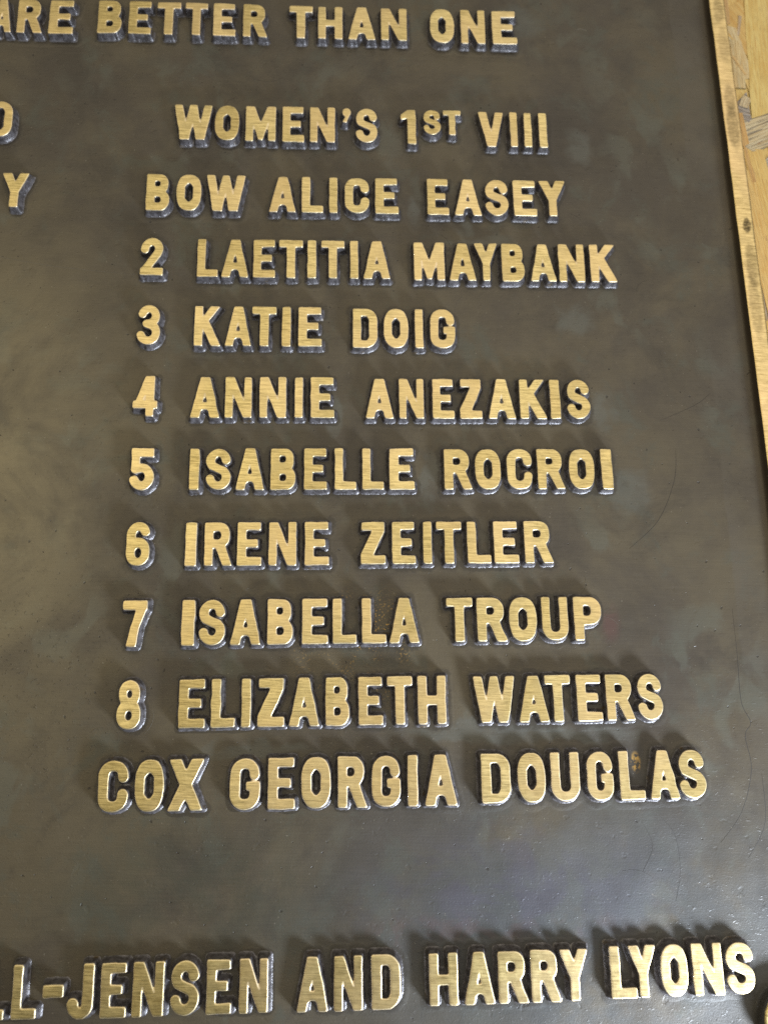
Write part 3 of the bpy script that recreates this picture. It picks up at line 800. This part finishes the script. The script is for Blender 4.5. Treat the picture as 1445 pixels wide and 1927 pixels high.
def build_boss():
    cx, cy = 180.2, -137.4
    prof = [(0.0, PLATE + 6.1), (6.0, PLATE + 6.05), (12.6, PLATE + 5.9), (13.3, PLATE + 5.75), (13.65, PLATE + 5.3), (13.9, PLATE + 3.2), (14.15, PLATE + 1.3), (14.5, PLATE + .35), (15.2, PLATE - .2)]
    n = 72
    V, F, MI = [(cx * MM, cy * MM, prof[0][1] * MM)], [], []
    for r, z in prof[1:]:
        for i in range(n):
            a = 2 * math.pi * i / n
            rr = r + .12 * mnoise.noise(Vector((math.cos(a) * 2, math.sin(a) * 2, r * .1)))
            V.append(((cx + rr * math.cos(a)) * MM, (cy + rr * math.sin(a)) * MM, z * MM))
    for i in range(n): F.append((0, 1 + i, 1 + (i + 1) % n)); MI.append(0)
    for k in range(len(prof) - 2):
        for i in range(n):
            j = (i + 1) % n
            F.append((1 + k * n + i, 1 + (k + 1) * n + i, 1 + (k + 1) * n + j, 1 + k * n + j)); MI.append(0 if k < 3 else 1)
    mesh_obj("fixing_boss", V, F, [BRASS, RIMWALL], MI, parent=plaque)
build_boss()

LEVELS = [(-0.75, LET), (-0.24, LET), (-0.12, LET - .03), (0.02, LET - .12), (0.13, LET - .32), (0.24, LET - .75), (0.48, LET * .60), (0.72, LET * .34), (0.96, LET * .16), (1.25, LET * .06), (1.6, LET * .015), (1.95, -.25)]
BRASS_TO = 4
rng = np.random.default_rng(7)
STEP = 0.25
def build_word(text, y0, y1, xs):
    cap = y1 - y0
    X0, X1 = xs[0][0] - 7, xs[-1][1] + 7
    st = 0.5
    gx = np.arange(X0, X1 + st, st); gy = np.arange(y0 - 7, y1 + 7 + st, st)
    X, Y = np.meshgrid(gx, gy)
    U = np.full(X.shape, 1e9)
    for ch, (a, b_) in zip(text, xs):
        U = np.minimum(U, glyph_sdf(ch, a, b_, y0, y1, X, Y))
    U = blur(U, 3) + 0.45 * soft_noise(U.shape, (max(2, int((X1 - X0) / 6)), 6), rng)
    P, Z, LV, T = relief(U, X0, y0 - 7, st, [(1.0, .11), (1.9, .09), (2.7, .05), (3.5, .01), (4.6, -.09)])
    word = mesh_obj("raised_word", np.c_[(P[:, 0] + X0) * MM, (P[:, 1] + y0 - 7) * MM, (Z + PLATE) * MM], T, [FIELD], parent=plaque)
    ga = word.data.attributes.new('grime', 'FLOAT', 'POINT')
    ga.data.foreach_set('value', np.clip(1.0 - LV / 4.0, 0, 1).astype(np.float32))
    for ch, (a, b_) in zip(text, xs):
        ox, oy = a - 2.9, y0 - 2.9
        gx = np.arange(ox, b_ + 2.9 + STEP, STEP); gy = np.arange(oy, y1 + 2.9 + STEP, STEP)
        X, Y = np.meshgrid(gx, gy)
        D = glyph_sdf(ch, a + .1, b_ - .1, y0 + .1, y1 - .1, X, Y)
        D = blur(D, 4) - 0.11
        D = D + 0.085 * soft_noise(D.shape, (4, 6), rng) + 0.035 * soft_noise(D.shape, (12, 16), rng)
        rough = 0.07 * soft_noise(D.shape, (14, 20), rng)      # the sides are rougher than the filed faces
        D2 = np.where(D > 0.1, D + rough * np.clip((D - .1) / .5, 0, 1), D)
        P, Z, LV, T = relief(D2, ox, oy, STEP, LEVELS)
        tz = rng.uniform(-.06, .06) + rng.uniform(-.018, .018) * (P[:, 0] - P[:, 0].mean()) + rng.uniform(-.016, .016) * (P[:, 1] - P[:, 1].mean())
        lvmax = LV[T].max(axis=1)
        mi = np.where(lvmax > BRASS_TO, 1, np.where(lvmax > 1, 2, 0)).astype(np.int32)
        zz = Z + np.where(LV <= BRASS_TO, tz, 0) + PLATE
        mesh_obj("letter" if ch.isalpha() else ("numeral" if ch.isdigit() else "punctuation_mark"),
                 np.c_[(P[:, 0] + ox) * MM, (P[:, 1] + oy) * MM, zz * MM], T, [BRASS, WALL, EDGE_LIGHT], mi, parent=word)
for w in WORDS:
    build_word(*w)
